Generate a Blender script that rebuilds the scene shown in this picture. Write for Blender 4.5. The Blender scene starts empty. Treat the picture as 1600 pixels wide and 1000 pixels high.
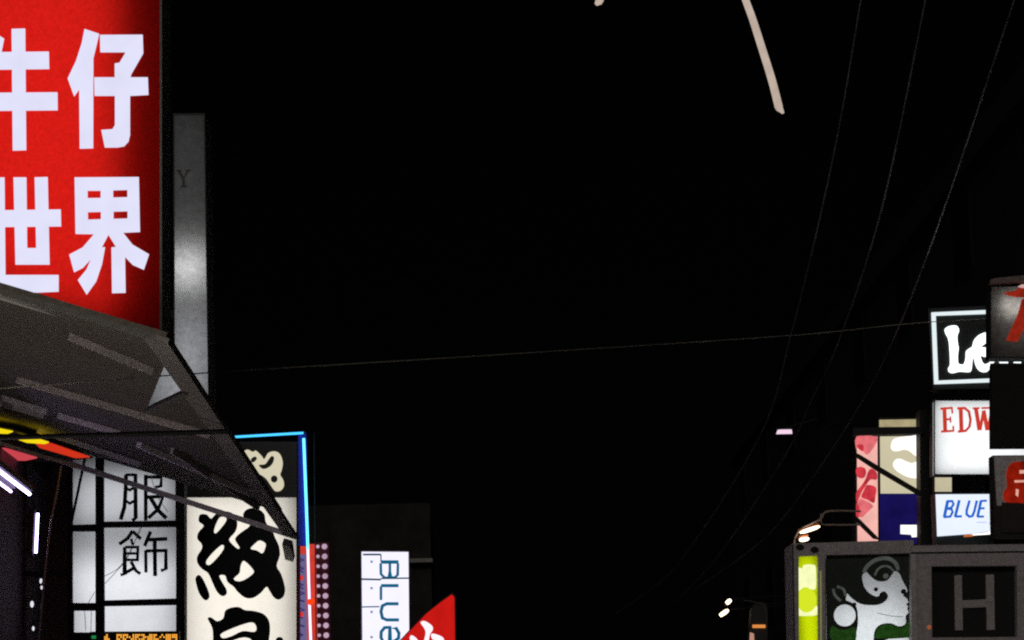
import bpy, bmesh, math, random
from mathutils import Vector, Matrix
from mathutils.geometry import tessellate_polygon
random.seed(4)
scene = bpy.context.scene
COL = scene.collection

# ---------------------------------------------------------------- camera
F = 4000.0                       # focal length in photo pixels (1600 wide)
PITCH, YAW, ROLL = 0.18476, -0.025213, 0.0262
EYE = Vector((0, 0, 1.6))
cam_d = bpy.data.cameras.new('camera')
cam_d.sensor_width = 36.0
cam_d.lens = F / 1600 * 36.0
cam_d.clip_end = 3000
cam = bpy.data.objects.new('camera', cam_d)
COL.objects.link(cam)
ROT = Matrix.Rotation(YAW, 3, 'Z') @ Matrix.Rotation(math.pi / 2 + PITCH, 3, 'X') @ Matrix.Rotation(-ROLL, 3, 'Z')
cam.matrix_world = Matrix.Translation(EYE) @ ROT.to_4x4()
scene.camera = cam

# ---------------------------------------------------------------- world, sun, exposure
world = bpy.data.worlds.new('World')
scene.world = world
world.use_nodes = True
wn = world.node_tree
bg = wn.nodes['Background']
sky = wn.nodes.new('ShaderNodeTexSky')
sky.sky_type = 'NISHITA'
sky.sun_disc = False
SUN_EL, SUN_AZ = math.radians(24), math.radians(188)
sky.sun_elevation = SUN_EL
sky.sun_rotation = SUN_AZ
hs = wn.nodes.new('ShaderNodeHueSaturation'); hs.inputs['Saturation'].default_value = 0.25   # town sky at night: nearly grey
wn.links.new(sky.outputs[0], hs.inputs['Color'])
wn.links.new(hs.outputs[0], bg.inputs[0])
bg.inputs[1].default_value = 0.00008
sun_d = bpy.data.lights.new('sun', 'SUN')
sun_d.energy = 0.22
sun_d.color = (1.0, 0.93, 0.86)
sun_d.angle = math.radians(12)
sun = bpy.data.objects.new('sun', sun_d)
COL.objects.link(sun)
sdir = Vector((math.sin(SUN_AZ) * math.cos(SUN_EL), math.cos(SUN_AZ) * math.cos(SUN_EL), math.sin(SUN_EL)))
sun.rotation_euler = (-sdir).to_track_quat('-Z', 'Y').to_euler()
scene.view_settings.view_transform = 'Standard'
scene.view_settings.look = 'None'
scene.view_settings.exposure = 0
scene.view_settings.gamma = 1
scene.render.engine = 'CYCLES'
scene.cycles.use_denoising = False     # keep the sampling grain, the photograph is a grainy night shot
scene.cycles.filter_width = 2.1          # soft phone-camera sharpness
scene.cycles.max_bounces = 5
scene.cycles.sample_clamp_indirect = 3

# ---------------------------------------------------------------- helpers
def ray(u, v):
    d = ROT @ Vector(((u - 800) / F, (500 - v) / F, -1.0))
    return d

def P(u, v, D):
    """where the sight line of photo point (u, v) meets the plane y = D"""
    d = ray(u, v)
    return EYE + d * (D / d.y)

def srgb(r, g, b):
    f = lambda c: (c / 12.92 if c <= 0.04045 else ((c + 0.055) / 1.055) ** 2.4)
    return (f(r / 255), f(g / 255), f(b / 255), 1)

MATS = {}
def mat(name, color, rough=0.6, metal=0.0, var=0.25, scale=9.0, bump=0.0):
    if name in MATS: return MATS[name]
    m = bpy.data.materials.new(name); m.use_nodes = True
    nt = m.node_tree; b = nt.nodes['Principled BSDF']
    tc = nt.nodes.new('ShaderNodeTexCoord')
    n1 = nt.nodes.new('ShaderNodeTexNoise'); n1.inputs['Scale'].default_value = scale; n1.inputs['Detail'].default_value = 8
    n1.inputs['Roughness'].default_value = 0.72
    cr = nt.nodes.new('ShaderNodeValToRGB')
    c = color
    cr.color_ramp.elements[0].position = 0.32; cr.color_ramp.elements[1].position = 0.68
    cr.color_ramp.elements[0].color = tuple(x * (1 - var) for x in c[:3]) + (1,)
    cr.color_ramp.elements[1].color = tuple(min(1, x * (1 + var)) for x in c[:3]) + (1,)
    nt.links.new(tc.outputs['Object'], n1.inputs['Vector'])
    nt.links.new(n1.outputs['Fac'], cr.inputs['Fac'])
    nt.links.new(cr.outputs['Color'], b.inputs['Base Color'])
    b.inputs['Roughness'].default_value = rough
    b.inputs['Metallic'].default_value = metal
    if bump:
        bp = nt.nodes.new('ShaderNodeBump'); bp.inputs['Strength'].default_value = bump; bp.inputs['Distance'].default_value = 0.02
        nt.links.new(n1.outputs['Fac'], bp.inputs['Height'])
        nt.links.new(bp.outputs['Normal'], b.inputs['Normal'])
    MATS[name] = m
    return m

def emit(name, color, strength=1.0, var=0.0, scale=14.0):
    if name in MATS: return MATS[name]
    m = bpy.data.materials.new(name); m.use_nodes = True
    nt = m.node_tree; nt.nodes.clear()
    o = nt.nodes.new('ShaderNodeOutputMaterial'); e = nt.nodes.new('ShaderNodeEmission')
    e.inputs['Color'].default_value = color; e.inputs['Strength'].default_value = strength
    if var:                                    # uneven print / dusty plastic
        tc = nt.nodes.new('ShaderNodeTexCoord')
        n1 = nt.nodes.new('ShaderNodeTexNoise'); n1.inputs['Scale'].default_value = scale; n1.inputs['Detail'].default_value = 6
        mr = nt.nodes.new('ShaderNodeMapRange')
        mr.inputs['From Min'].default_value = 0.3; mr.inputs['From Max'].default_value = 0.7
        mr.inputs['To Min'].default_value = strength * (1 - var); mr.inputs['To Max'].default_value = strength * (1 + var)
        nt.links.new(tc.outputs['Object'], n1.inputs['Vector'])
        nt.links.new(n1.outputs['Fac'], mr.inputs['Value']); nt.links.new(mr.outputs[0], e.inputs['Strength'])
    nt.links.new(e.outputs[0], o.inputs[0])
    MATS[name] = m
    return m

def trans(name, color, var=0.08, scale=30.0):
    """opal sign plastic: light from the lamps in the box comes through it"""
    if name in MATS: return MATS[name]
    m = bpy.data.materials.new(name); m.use_nodes = True
    nt = m.node_tree; nt.nodes.clear()
    o = nt.nodes.new('ShaderNodeOutputMaterial'); t = nt.nodes.new('ShaderNodeBsdfTranslucent')
    d = nt.nodes.new('ShaderNodeBsdfDiffuse'); mx = nt.nodes.new('ShaderNodeMixShader')
    tc = nt.nodes.new('ShaderNodeTexCoord'); n1 = nt.nodes.new('ShaderNodeTexNoise')
    n1.inputs['Scale'].default_value = scale; n1.inputs['Detail'].default_value = 8; n1.inputs['Roughness'].default_value = 0.75
    cr = nt.nodes.new('ShaderNodeValToRGB')
    cr.color_ramp.elements[0].position = 0.3; cr.color_ramp.elements[1].position = 0.7
    cr.color_ramp.elements[0].color = tuple(x * (1 - var) for x in color[:3]) + (1,)
    cr.color_ramp.elements[1].color = tuple(min(1, x * (1 + var)) for x in color[:3]) + (1,)
    nt.links.new(tc.outputs['Object'], n1.inputs['Vector']); nt.links.new(n1.outputs['Fac'], cr.inputs['Fac'])
    nt.links.new(cr.outputs[0], t.inputs['Color']); nt.links.new(cr.outputs[0], d.inputs['Color'])
    mx.inputs[0].default_value = 0.12
    nt.links.new(t.outputs[0], mx.inputs[1]); nt.links.new(d.outputs[0], mx.inputs[2]); nt.links.new(mx.outputs[0], o.inputs[0])
    MATS[name] = m
    return m

class Each:
    """like MB, but every shape becomes a part of its own"""
    def __init__(s): s.l = []
    def _a(s): m = MB(); m.cnt = len(s.l); s.l.append(m); return m
    def prism(s, *a): s._a().prism(*a)
    def stroke(s, *a): s._a().stroke(*a)
    def build(s, name, mm, root): return [m.build(name, mm, root) for m in s.l]

class MB:
    """collects shapes, then links them as ONE mesh object"""
    def __init__(s): s.v = []; s.f = []
    def prism(s, pts, D, t=0.02, holes=()):
        """outline (photo points) set upright at distance D, t metres thick; holes are cut through"""
        loops = [[P(u, v, D) for u, v in lp] for lp in [pts] + list(holes)]
        s.prism_w(loops, Vector((0, t, 0)))
    def prism_w(s, loops, off):
        # drop to 2D for filling
        nrm = off.normalized()
        a = Vector((1, 0, 0)) if abs(nrm.x) < 0.9 else Vector((0, 0, 1))
        ax = (a - nrm * a.dot(nrm)).normalized(); ay = nrm.cross(ax)
        flat = [[Vector((p.dot(ax), p.dot(ay), 0)) for p in lp] for lp in loops]
        tris = tessellate_polygon(flat)
        allp = [p for lp in loops for p in lp]
        n = len(allp); b = len(s.v)
        s.v += allp + [p + off for p in allp]
        for t in tris:
            s.f.append((b + t[0], b + t[1], b + t[2])); s.f.append((b + n + t[2], b + n + t[1], b + n + t[0]))
        k = 0
        for lp in loops:
            m = len(lp)
            for i in range(m):
                j = (i + 1) % m
                s.f.append((b + k + i, b + k + j, b + n + k + j, b + n + k + i))
            k += m
    def sheet(s, loops_w):
        """one thin face in the plane y = const"""
        flat = [[Vector((p.x, p.z, 0)) for p in lp] for lp in loops_w]
        b = len(s.v)
        s.v += [p for lp in loops_w for p in lp]
        for t in tessellate_polygon(flat): s.f.append(tuple(b + i for i in t))
    def rect(s, u0, v0, u1, v1, D, t=0.02): s.prism([(u0, v0), (u1, v0), (u1, v1), (u0, v1)], D, t)
    def box(s, x0, x1, y0, y1, z0, z1):
        b = len(s.v)
        s.v += [Vector((x, y, z)) for z in (z0, z1) for x, y in ((x0, y0), (x1, y0), (x1, y1), (x0, y1))]
        s.f += [tuple(b + i for i in q) for q in ((3, 2, 1, 0), (4, 5, 6, 7), (0, 1, 5, 4), (1, 2, 6, 5), (2, 3, 7, 6), (3, 0, 4, 7))]
    def tube(s, pts, r, seg=10, cap=True):
        b0 = len(s.v); n = len(pts)
        rs = r if isinstance(r, (list, tuple)) else [r] * n
        prev = None
        for i, p in enumerate(pts):
            d = (pts[min(i + 1, n - 1)] - pts[max(i - 1, 0)]).normalized()
            up = Vector((0, 0, 1)) if abs(d.z) < 0.95 else Vector((1, 0, 0))
            a = d.cross(up).normalized(); c = a.cross(d)
            for k in range(seg):
                t = 2 * math.pi * k / seg
                s.v.append(p + (a * math.cos(t) + c * math.sin(t)) * rs[i])
        for i in range(n - 1):
            for k in range(seg):
                q = (k + 1) % seg
                s.f.append((b0 + i * seg + k, b0 + i * seg + q, b0 + (i + 1) * seg + q, b0 + (i + 1) * seg + k))
        if cap:
            s.f.append(tuple(b0 + k for k in range(seg))[::-1])
            s.f.append(tuple(b0 + (n - 1) * seg + k for k in range(seg)))
    def ball(s, c, r, seg=12, rings=8, sc=(1, 1, 1)):
        b0 = len(s.v)
        for i in range(rings + 1):
            th = math.pi * i / rings
            for k in range(seg):
                ph = 2 * math.pi * k / seg
                s.v.append(c + Vector((math.sin(th) * math.cos(ph) * r * sc[0], math.sin(th) * math.sin(ph) * r * sc[1], math.cos(th) * r * sc[2])))
        for i in range(rings):
            for k in range(seg):
                q = (k + 1) % seg
                s.f.append((b0 + i * seg + k, b0 + i * seg + q, b0 + (i + 1) * seg + q, b0 + (i + 1) * seg + k))
    def stroke(s, pts, w, D, t=0.012):
        """brush stroke of width w px with round ends along photo points, as one outline"""
        L, R = [], []; n = len(pts)
        ws = w if isinstance(w, (list, tuple)) else [w] * n
        for i, (x, y) in enumerate(pts):
            x0, y0 = pts[max(i - 1, 0)]; x1, y1 = pts[min(i + 1, n - 1)]
            dx, dy = x1 - x0, y1 - y0; l = math.hypot(dx, dy) or 1
            k = 1.0
            if 0 < i < n - 1:
                a = math.atan2(y - y0, x - x0); c = math.atan2(y1 - y, x1 - x)
                k = min(1.6, 1 / max(0.5, abs(math.cos((c - a) / 2))))
            nx, ny = -dy / l * ws[i] / 2 * k, dx / l * ws[i] / 2 * k
            L.append((x + nx, y + ny)); R.append((x - nx, y - ny))
        self_off = 0.0004 * (getattr(s, 'cnt', 0) % 20); s.cnt = getattr(s, 'cnt', 0) + 1
        s.prism(L + R[::-1], D - self_off, t)
    def build(s, name, m, root=None, smooth=False, bevel=0.0):
        me = bpy.data.meshes.new(name)
        org = root.matrix_world.translation if root else Vector((0, 0, 0))
        me.from_pydata([v - org for v in s.v], [], s.f)
        me.materials.append(m)
        bm = bmesh.new(); bm.from_mesh(me)
        bmesh.ops.recalc_face_normals(bm, faces=bm.faces)
        bm.to_mesh(me); bm.free()
        if smooth:
            for p in me.polygons: p.use_smooth = True
        o = bpy.data.objects.new(name, me); COL.objects.link(o)
        if root: o.parent = root
        if bevel:
            md = o.modifiers.new('bevel', 'BEVEL'); md.width = bevel; md.segments = 2; md.limit_method = 'ANGLE'
        return o

def sub(o, parent):
    """make o a sub-part of the part `parent` (both share the thing's origin)"""
    o.parent = parent
    return o

def tag(o, label, cat, group=None):
    o['label'] = label; o['category'] = cat
    if group: o['group'] = group
    return o

def thing(name, loc, label, cat, group=None):
    o = bpy.data.objects.new(name, None); COL.objects.link(o)
    o.location = loc; o.empty_display_size = 0.2
    o.matrix_world = Matrix.Translation(loc)
    return tag(o, label, cat, group)

def struct(o): o['kind'] = 'structure'; return o

def zoomed(u0, v0, k):
    return lambda pts: [(u0 + x / k, v0 + y / k) for x, y in pts]

def smooth_loop(pts, n=4):
    out = []; m = len(pts)
    for i in range(m):
        p0, p1, p2, p3 = pts[i - 1], pts[i], pts[(i + 1) % m], pts[(i + 2) % m]
        for k in range(n):
            t = k / n
            out.append(tuple(0.5 * (2 * p1[j] + (p2[j] - p0[j]) * t + (2 * p0[j] - 5 * p1[j] + 4 * p2[j] - p3[j]) * t * t
                                    + (3 * p1[j] - p0[j] - 3 * p2[j] + p3[j]) * t ** 3) for j in (0, 1)))
    return out

def smooth_line(pts, n=5):
    out = []
    for i in range(len(pts) - 1):
        p0, p1, p2, p3 = pts[max(i - 1, 0)], pts[i], pts[i + 1], pts[min(i + 2, len(pts) - 1)]
        for k in range(n):
            t = k / n
            out.append(tuple(0.5 * (2 * p1[j] + (p2[j] - p0[j]) * t + (2 * p0[j] - 5 * p1[j] + 4 * p2[j] - p3[j]) * t * t
                                    + (3 * p1[j] - p0[j] - 3 * p2[j] + p3[j]) * t ** 3) for j in range(len(p1))))
    out.append(pts[-1])
    return out

def clip(pts, a, b):
    """keep the part of an outline that lies above the line a-b (sheet metal cut along the awning)"""
    f = lambda p: (p[1] - a[1]) - (b[1] - a[1]) / (b[0] - a[0]) * (p[0] - a[0])
    out = []
    for i, p in enumerate(pts):
        q = pts[(i + 1) % len(pts)]; fp, fq = f(p), f(q)
        if fp <= 0: out.append(p)
        if fp * fq < 0:
            t = fp / (fp - fq); out.append((p[0] + (q[0] - p[0]) * t, p[1] + (q[1] - p[1]) * t))
    return out

def cabinet_poly(mb, c, D, depth, inset):
    """sign cabinet of any outline: rim and back, open at the front"""
    cx = sum(p[0] for p in c) / len(c); cy = sum(p[1] for p in c) / len(c)
    w = max(p[0] for p in c) - min(p[0] for p in c); h = max(p[1] for p in c) - min(p[1] for p in c)
    g = inset * F / D
    inn = [(cx + (x - cx) * (1 - 2 * g / w), cy + (y - cy) * (1 - 2 * g / h)) for x, y in c]
    mb.prism_w([[P(*p, D) for p in c], [P(*p, D) for p in inn]], Vector((0, depth, 0)))
    mb.prism_w([[P(*p, D) + Vector((0, depth, 0)) for p in c]], Vector((0, 0.02, 0)))
    return inn

def circle(u, v, r, n=24, ry=None):
    return [(u + r * math.cos(2 * math.pi * i / n), v + (ry or r) * math.sin(2 * math.pi * i / n)) for i in range(n)]

def area(root, u, v, w_px, h_px, D, power_density, color=(1, 1, 1)):
    """tube bank inside a light box, facing the sign's front (towards -y)"""
    s = D / F
    l = bpy.data.lights.new('tube_bank', 'AREA'); l.shape = 'RECTANGLE'
    l.size = w_px * s; l.size_y = h_px * s
    l.energy = power_density * l.size * l.size_y; l.color = color
    o = bpy.data.objects.new('tube_bank', l); COL.objects.link(o)
    o.matrix_world = Matrix.Translation(P(u, v, D)) @ Matrix.Rotation(-math.pi / 2, 4, 'X')
    o.parent = root; o.matrix_parent_inverse = root.matrix_world.inverted()
    return o

def open_box(mb, u0, v0, u1, v1, D, depth, wall):
    """sign cabinet: four sides and a back, open at the front"""
    c = [(u0, v0), (u1, v0), (u1, v1), (u0, v1)]
    s = D / F; g = wall / s
    inner = [(u0 + g, v0 + g), (u1 - g, v0 + g), (u1 - g, v1 - g), (u0 + g, v1 - g)]
    mb.prism_w([[P(*p, D) for p in c], [P(*p, D) for p in inner]], Vector((0, depth, 0)))
    mb.prism_w([[P(*p, D) + Vector((0, depth, 0)) for p in c]], Vector((0, 0.02, 0)))

def panel(u0, v0, u1, v1, D):
    m = MB(); m.sheet([[P(u0, v0, D), P(u1, v0, D), P(u1, v1, D), P(u0, v1, D)]]); return m

def panel_poly(pts, D):
    m = MB(); m.sheet([[P(*p, D) for p in pts]]); return m

# shared materials
BLACK = mat('black_paint', (0.012, 0.012, 0.012, 1), 0.6, var=0.3)
DARKMET = mat('dark_steel', (0.03, 0.029, 0.028, 1), 0.65, var=0.3)
GREYMET = mat('grey_painted_steel', (0.55, 0.5, 0.5, 1), 0.75, var=0.28, scale=26)
INK = mat('black_vinyl', (0.008, 0.008, 0.008, 1), 0.7, var=0.1)
WALL = mat('sooty_render', (0.05, 0.047, 0.045, 1), 0.9, var=0.35, scale=3, bump=0.3)

# ---------------------------------------------------------------- street, ground
m = MB(); m.box(-60, 60, -20, 400, -0.3, -0.02)
struct(m.build('ground', mat('bare_ground', (0.08, 0.075, 0.07, 1), 0.95)))
m = MB(); m.box(-2.6, 4.4, -20, 200, -0.016, 0.0)
struct(m.build('road', mat('asphalt', (0.05, 0.05, 0.052, 1), 0.85, scale=40, bump=0.3)))
for a, b in ((-4.6, -2.6), (4.4, 6.4)):
    m = MB(); m.box(a, b, -20, 200, -0.016, 0.13)
    struct(m.build('pavement', mat('paving', (0.2, 0.19, 0.18, 1), 0.85, scale=12)))

WINGLASS = mat('unlit_glass', (0.012, 0.013, 0.016, 1), 0.3, var=0.1)
def facade_block(name, x0, x1, y0, y1, h, label, wall_mat, side, floors, cols):
    t = thing(name, Vector(((x0 + x1) / 2, (y0 + y1) / 2, 0.13)), label, 'building')
    b = MB(); b.box(x0, x1, y0, y1, 0.13, h); b.build('wall', wall_mat, t)
    r = MB(); r.box(x0 - 0.08, x1 + 0.08, y0 - 0.08, y1 + 0.08, h, h + 0.35); r.build('roof', wall_mat, t)
    for f in range(floors):
        for c in range(cols):
            z = 4.9 + f * 2.9; y = y0 + (y1 - y0) * (c + 0.5) / cols
            x = x1 if side > 0 else x0
            fr = MB(); fr.box(x - 0.05 if side > 0 else x - 0.008, x + 0.008 if side > 0 else x + 0.05, y - 0.6, y + 0.6, z, z + 1.3)
            fo = fr.build('window', wall_mat, t)
            g = MB()
            xx = x + 0.010 if side > 0 else x - 0.016
            g.box(xx, xx + 0.006, y - 0.54, y + 0.54, z + 0.06, z + 1.24)
            sub(g.build('pane', WINGLASS, t), fo)
    return t

# the left facade carries awning and signs, its lower wall shows under the awning
facade_block('shop_building', -12, -4.2, 6, 28, 9.5, 'dark shop building on the left whose purplish wall shows under the awning',
             mat('purple_wall', (0.12, 0.085, 0.125, 1), 0.8, var=0.4, scale=5, bump=0.2), 1, 2, 6)
facade_block('shop_building', 6.4, 14, 8, 58, 9.0, 'unlit shop building on the right behind the stacked light signs',
             mat('near_black_wall', (0.008, 0.0078, 0.0075, 1), 0.95), -1, 2, 12)  # wall colour set near black so the facade stays lost in the night

# dim grey block at the end of the row (photo 490-672, 790-1000)
t = thing('concrete_building', Vector((-3.0, 52, 0)), 'dim grey flat-roofed building rising behind the vertical white and teal sign', 'building')
pa, pb = P(400, 792, 50), P(672, 792, 50)
m = MB(); m.box(pa.x - 4, pb.x, 50, 56, 0.0, pa.z); m.build('wall', mat('dim_concrete', (0.042, 0.04, 0.034, 1), 0.95, var=0.45, scale=2.2), t)
m = MB(); m.box(pb.x - 0.42, pb.x + 0.03, 49.75, 49.995, P(672, 880, 50).z, P(672, 874, 50).z); m.build('ledge', mat('pale_ledge', (0.5, 0.48, 0.44, 1), 0.8), t)

# ---------------------------------------------------------------- red light box sign  (characters: bull, child, world, boundary)
D = 14.32
t = thing('light_box_sign', P(100, 545, D), 'big red light box sign with four white characters above the awning', 'sign')
U0, V0, U1, V1 = -75, -60, 253, 530
LA, LB = (0, 443), (250, 520)
outl = clip([(U0, V0), (U1, V0), (U1, V1), (U0, V1)], LA, LB)
m = MB(); inn = cabinet_poly(m, outl, D, 0.42, 0.012); cab = m.build('cabinet', mat('red_sign_case', (0.2, 0.195, 0.18, 1), 0.7, var=0.35, scale=20), t)
panel_poly(inn, D + 0.01).build('face_panel', trans('red_acrylic', srgb(206, 28, 22), 0.22, 55), t)
area(t, 60, 218, 262, 580, D + 0.15, 3.9, (1, 0.95, 0.9))
LET = emit('white_acrylic_letter', srgb(226, 226, 250), 1.0, 0.04, 6)
z1 = zoomed(0, 0, 3.3325); z2 = zoomed(0, 250, 3.3325)
DL = D - 0.006
m = MB()
m.prism(z1([(60, 150), (130, 148), (135, 780), (66, 782)]), DL, .012)
m.prism(z1([(-150, 272), (253, 268), (255, 357), (-150, 362)]), DL - .0004, .012)
m.prism(z1([(-230, 484), (298, 480), (299, 572), (-230, 577)]), DL - .0008, .012)
m.prism(z1([(-38, 165), (20, 200), (5, 275), (-60, 390), (-130, 350), (-70, 260)]), DL - .0012, .012)
m.build('character', LET, t)
m = MB()
m.prism(z1([(440, 150), (515, 175), (500, 240), (485, 300), (484, 770), (415, 772), (412, 462), (385, 500), (352, 408), (395, 318), (425, 225)]), DL, .012)
m.prism(z1([(520, 181), (742, 180), (745, 275), (682, 385), (678, 402), (769, 402), (772, 492), (676, 497), (676, 700), (668, 735), (645, 760), (610, 766), (545, 766), (527, 676), (585, 672), (598, 652), (598, 497), (492, 497), (490, 402), (597, 402), (597, 330), (622, 326), (655, 270), (522, 270)]), DL, .012)
m.build('character', LET, t)
m = MB()
m.prism(clip(z2([(-110, 92), (22, 90), (27, 598), (304, 598), (304, 684), (165, 690), (-110, 694), (-60, 600), (-60, 347), (-200, 347), (-200, 262), (-60, 262)]), LA, LB), DL, .012)
m.prism(z2([(70, 90), (136, 90), (140, 458), (188, 458), (180, 90), (247, 88), (257, 543), (80, 543)]), DL - .0006, .012)
m.prism(z2([(-60, 262), (315, 257), (317, 344), (-60, 348)]), DL - .0012, .012)
m.build('character', LET, t)
m = MB()
m.prism(z2([(388, 90), (722, 88), (728, 373), (640, 377), (690, 440), (775, 490), (748, 570), (690, 545), (650, 503), (653, 690), (583, 692), (580, 455), (603, 452), (563, 388), (528, 455), (546, 453), (530, 540), (500, 630), (450, 700), (405, 625), (450, 570), (474, 513), (430, 560), (385, 583), (360, 492), (430, 455), (490, 385), (393, 383)]), DL, .012,
        [z2(q) for q in ([(455, 158), (524, 158), (524, 197), (455, 198)], [(588, 156), (663, 154), (663, 193), (588, 195)], [(456, 270), (525, 268), (525, 308), (457, 310)], [(590, 267), (664, 265), (664, 304), (590, 306)])])
m.build('character', LET, t)
m = MB(); m.box(-4.2, P(U0, 0, D).x, D + 0.1, D + 0.18, P(0, 300, D).z, P(0, 290, D).z); m.build('bracket', DARKMET, t); m = MB(); m.box(-4.2, P(U0, 0, D).x, D + 0.1, D + 0.18, P(0, 60, D).z, P(0, 50, D).z); m.build('bracket', DARKMET, t)

# ---------------------------------------------------------------- tall narrow grey sign with Y
D = 18.6
t = thing('vertical_sign', P(300, 640, D), 'tall narrow grey vertical sign with dark letter Y, right of the red sign', 'sign')
c = [(270.5, 177), (320, 177), (328, 684), (206, 644), (206, 545), (271, 545)]
s_ = D / F
m = MB()
m.prism_w([[P(*p, D) for p in c], [P(*p, D) for p in [(272.5, 179), (318.3, 179), (326, 681.5), (208, 643), (208, 547), (273, 547)]]], Vector((0, 0.5, 0)))
m.prism_w([[P(*p, D) + Vector((0, 0.5, 0)) for p in c]], Vector((0, 0.02, 0)))
m.build('cabinet', mat('grey_case', (0.14, 0.13, 0.13, 1), 0.7), t)
panel_poly([(271.5, 178), (319, 178), (327, 683), (207, 643.5), (207, 546), (272, 546)], D + 0.012).build('face_panel', trans('grey_acrylic', (0.55, 0.56, 0.57, 1), 0.25, 24), t)
area(t, 296, 425, 44, 50, D + 0.17, 9.0, (1, 1, 0.97))
area(t, 287, 575, 70, 150, D + 0.24, 3.6, (0.95, 0.95, 1.0))
area(t, 296, 350, 44, 340, D + 0.3, 0.62, (1, 0.97, 0.95))
m = MB(); m.stroke([(279, 266), (286, 279)], 4, D - .004, .01); m.stroke([(294, 266), (286, 279)], 2.4, D - .004, .01); m.stroke([(286.5, 278), (287, 291)], 4, D - .004, .01)
m.stroke([(276, 266), (283, 266)], 2, D - .004, .01); m.stroke([(290, 266), (298, 266)], 2, D - .004, .01); m.stroke([(282, 291), (292, 291)], 2, D - .004, .01)
m.build('letter', mat('faded_letter', (.22, .21, .21, 1), .8), t)
m = MB(); m.box(-4.2, P(271, 300, D).x, D + 0.5, D + 0.58, P(0, 480, D).z, P(0, 470, D).z); m.build('bracket', BLACK, t)

# ---------------------------------------------------------------- awning
A0 = P(259, 527, 14.0); A1 = P(462, 852, 24.7); A1.z = A0.z
N_OUT = (A1 - A0)
SL = 0.325                                    # metres of rise per metre towards the wall
E = Vector((-1, 0, SL))
NRM = N_OUT.cross(E).normalized()
if NRM.z > 0: NRM = -NRM                      # points down, to the street
def PA(u, v, off=0.0):
    d = ray(u, v); q = A0 + NRM * off
    return EYE + d * ((q - EYE).dot(NRM) / d.dot(NRM))
t = thing('awning', Vector((-2.9, 19, 0)), 'sloping dark grey awning with ribbed underside below the red sign', 'awning')
CLOTH = mat('awning_sheet', (0.125, 0.108, 0.088, 1), 0.9, var=0.4, scale=26, bump=0.25)
RIB = mat('awning_rib', (0.78, 0.68, 0.68, 1), 0.7, var=0.35, scale=30)
W = 2.62
A2 = A0 + (A1 - A0) * ((22.8 - 14.0) / (24.7 - 14.0))
corner = [A0, A0 + E * W, A2 + E * W, A2]
hole = [PA(264, 554), PA(229, 641), PA(289, 613)]
m = MB()
m.prism_w([corner, hole], -NRM * 0.03)
m.build('awning_sheet', CLOTH, t)
# near end board and outer beam
m = MB()
m.prism_w([[A0 + NRM * .0, A0 + E * W, A0 + E * W + NRM * 0.03, A0 + NRM * 0.03]], Vector((0, 0.05, 0)))
m.build('end_board', mat('awning_board', (0.14, 0.13, 0.115, 1), 0.9, var=0.4, scale=24), t)
dirS = N_OUT.normalized(); side = dirS.cross(NRM).normalized()
if side.x < 0: side = -side
def beam(mb, p, q, w, h, lift=0.0):
    d = (q - p).normalized(); a = d.cross(NRM).normalized()
    b = len(mb.v)
    for e in (p, q):
        for sa, sn in ((-1, 0), (1, 0), (1, 1), (-1, 1)): mb.v.append(e + a * sa * w / 2 + NRM * (lift + sn * h))
    mb.f += [tuple(b + i for i in k) for k in ((0, 1, 2, 3), (7, 6, 5, 4), (0, 4, 5, 1), (1, 5, 6, 2), (2, 6, 7, 3), (3, 7, 4, 0))]
m = MB(); beam(m, A0 + E * .05, A1 + dirS * 0.25 + E * .05, 0.15, 0.03, 0.0)
m.build('front_beam', mat('awning_beam', (0.22, 0.2, 0.185, 1), 0.8, var=0.35, scale=22), t)
m = MB(); beam(m, PA(452, 838, .1), PA(456, 863, .1), 0.085, 0.06, 0.03); m.build('beam_foot', mat('foot_metal', (0.35, 0.33, 0.32, 1), 0.7), t)
for pts, w in (([(28, 589), (330, 676)], .024), ([(-6, 614), (75, 640)], .013), ([(-6, 624), (70, 646)], .011), ([(92, 645), (190, 674)], .026),
               ([(218, 691), (395, 768)], .05), ([(110, 520), (240, 575)], .012), ([(270, 700), (405, 790)], .022), ([(60, 668), (220, 722)], .02)):
    m = MB(); beam(m, PA(*pts[0], .0), PA(*pts[1], .0), w, 0.045, 0.0); m.build('rib', RIB, t)
# far edge bar
m = MB(); beam(m, PA(-12, 686, .1), PA(128, 729, .1), .045, .03); m.build('end_bar', mat('end_bar_paint', (0.75, 0.66, 0.76, 1), 0.6, var=0.35, scale=30), t)
m = MB(); q = A1 + NRM * 0.0; E2 = Vector((-1, 0, .35)); beam(m, q + E2 * 0.06, q + E2 * W, 0.05, 0.05); m.build('end_bar', mat('end_bar_paint', (0.75, 0.66, 0.76, 1), 0.6, var=0.35, scale=30), t)
# tie rod from wall to beam
a = P(356, 674, 17.1)
m = MB(); m.tube([Vector((-4.2, 17.1, P(-330, 693, 17.1).z)), a], 0.017); m.build('tie_rod', BLACK, t)
# pale brace near the outer corner
m = MB(); beam(m, PA(229, 641, .03), PA(290, 612, .03), .03, .02); m.build('brace', mat('brace_paint', (0.12, 0.11, 0.1, 1), 0.8), t)
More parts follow.
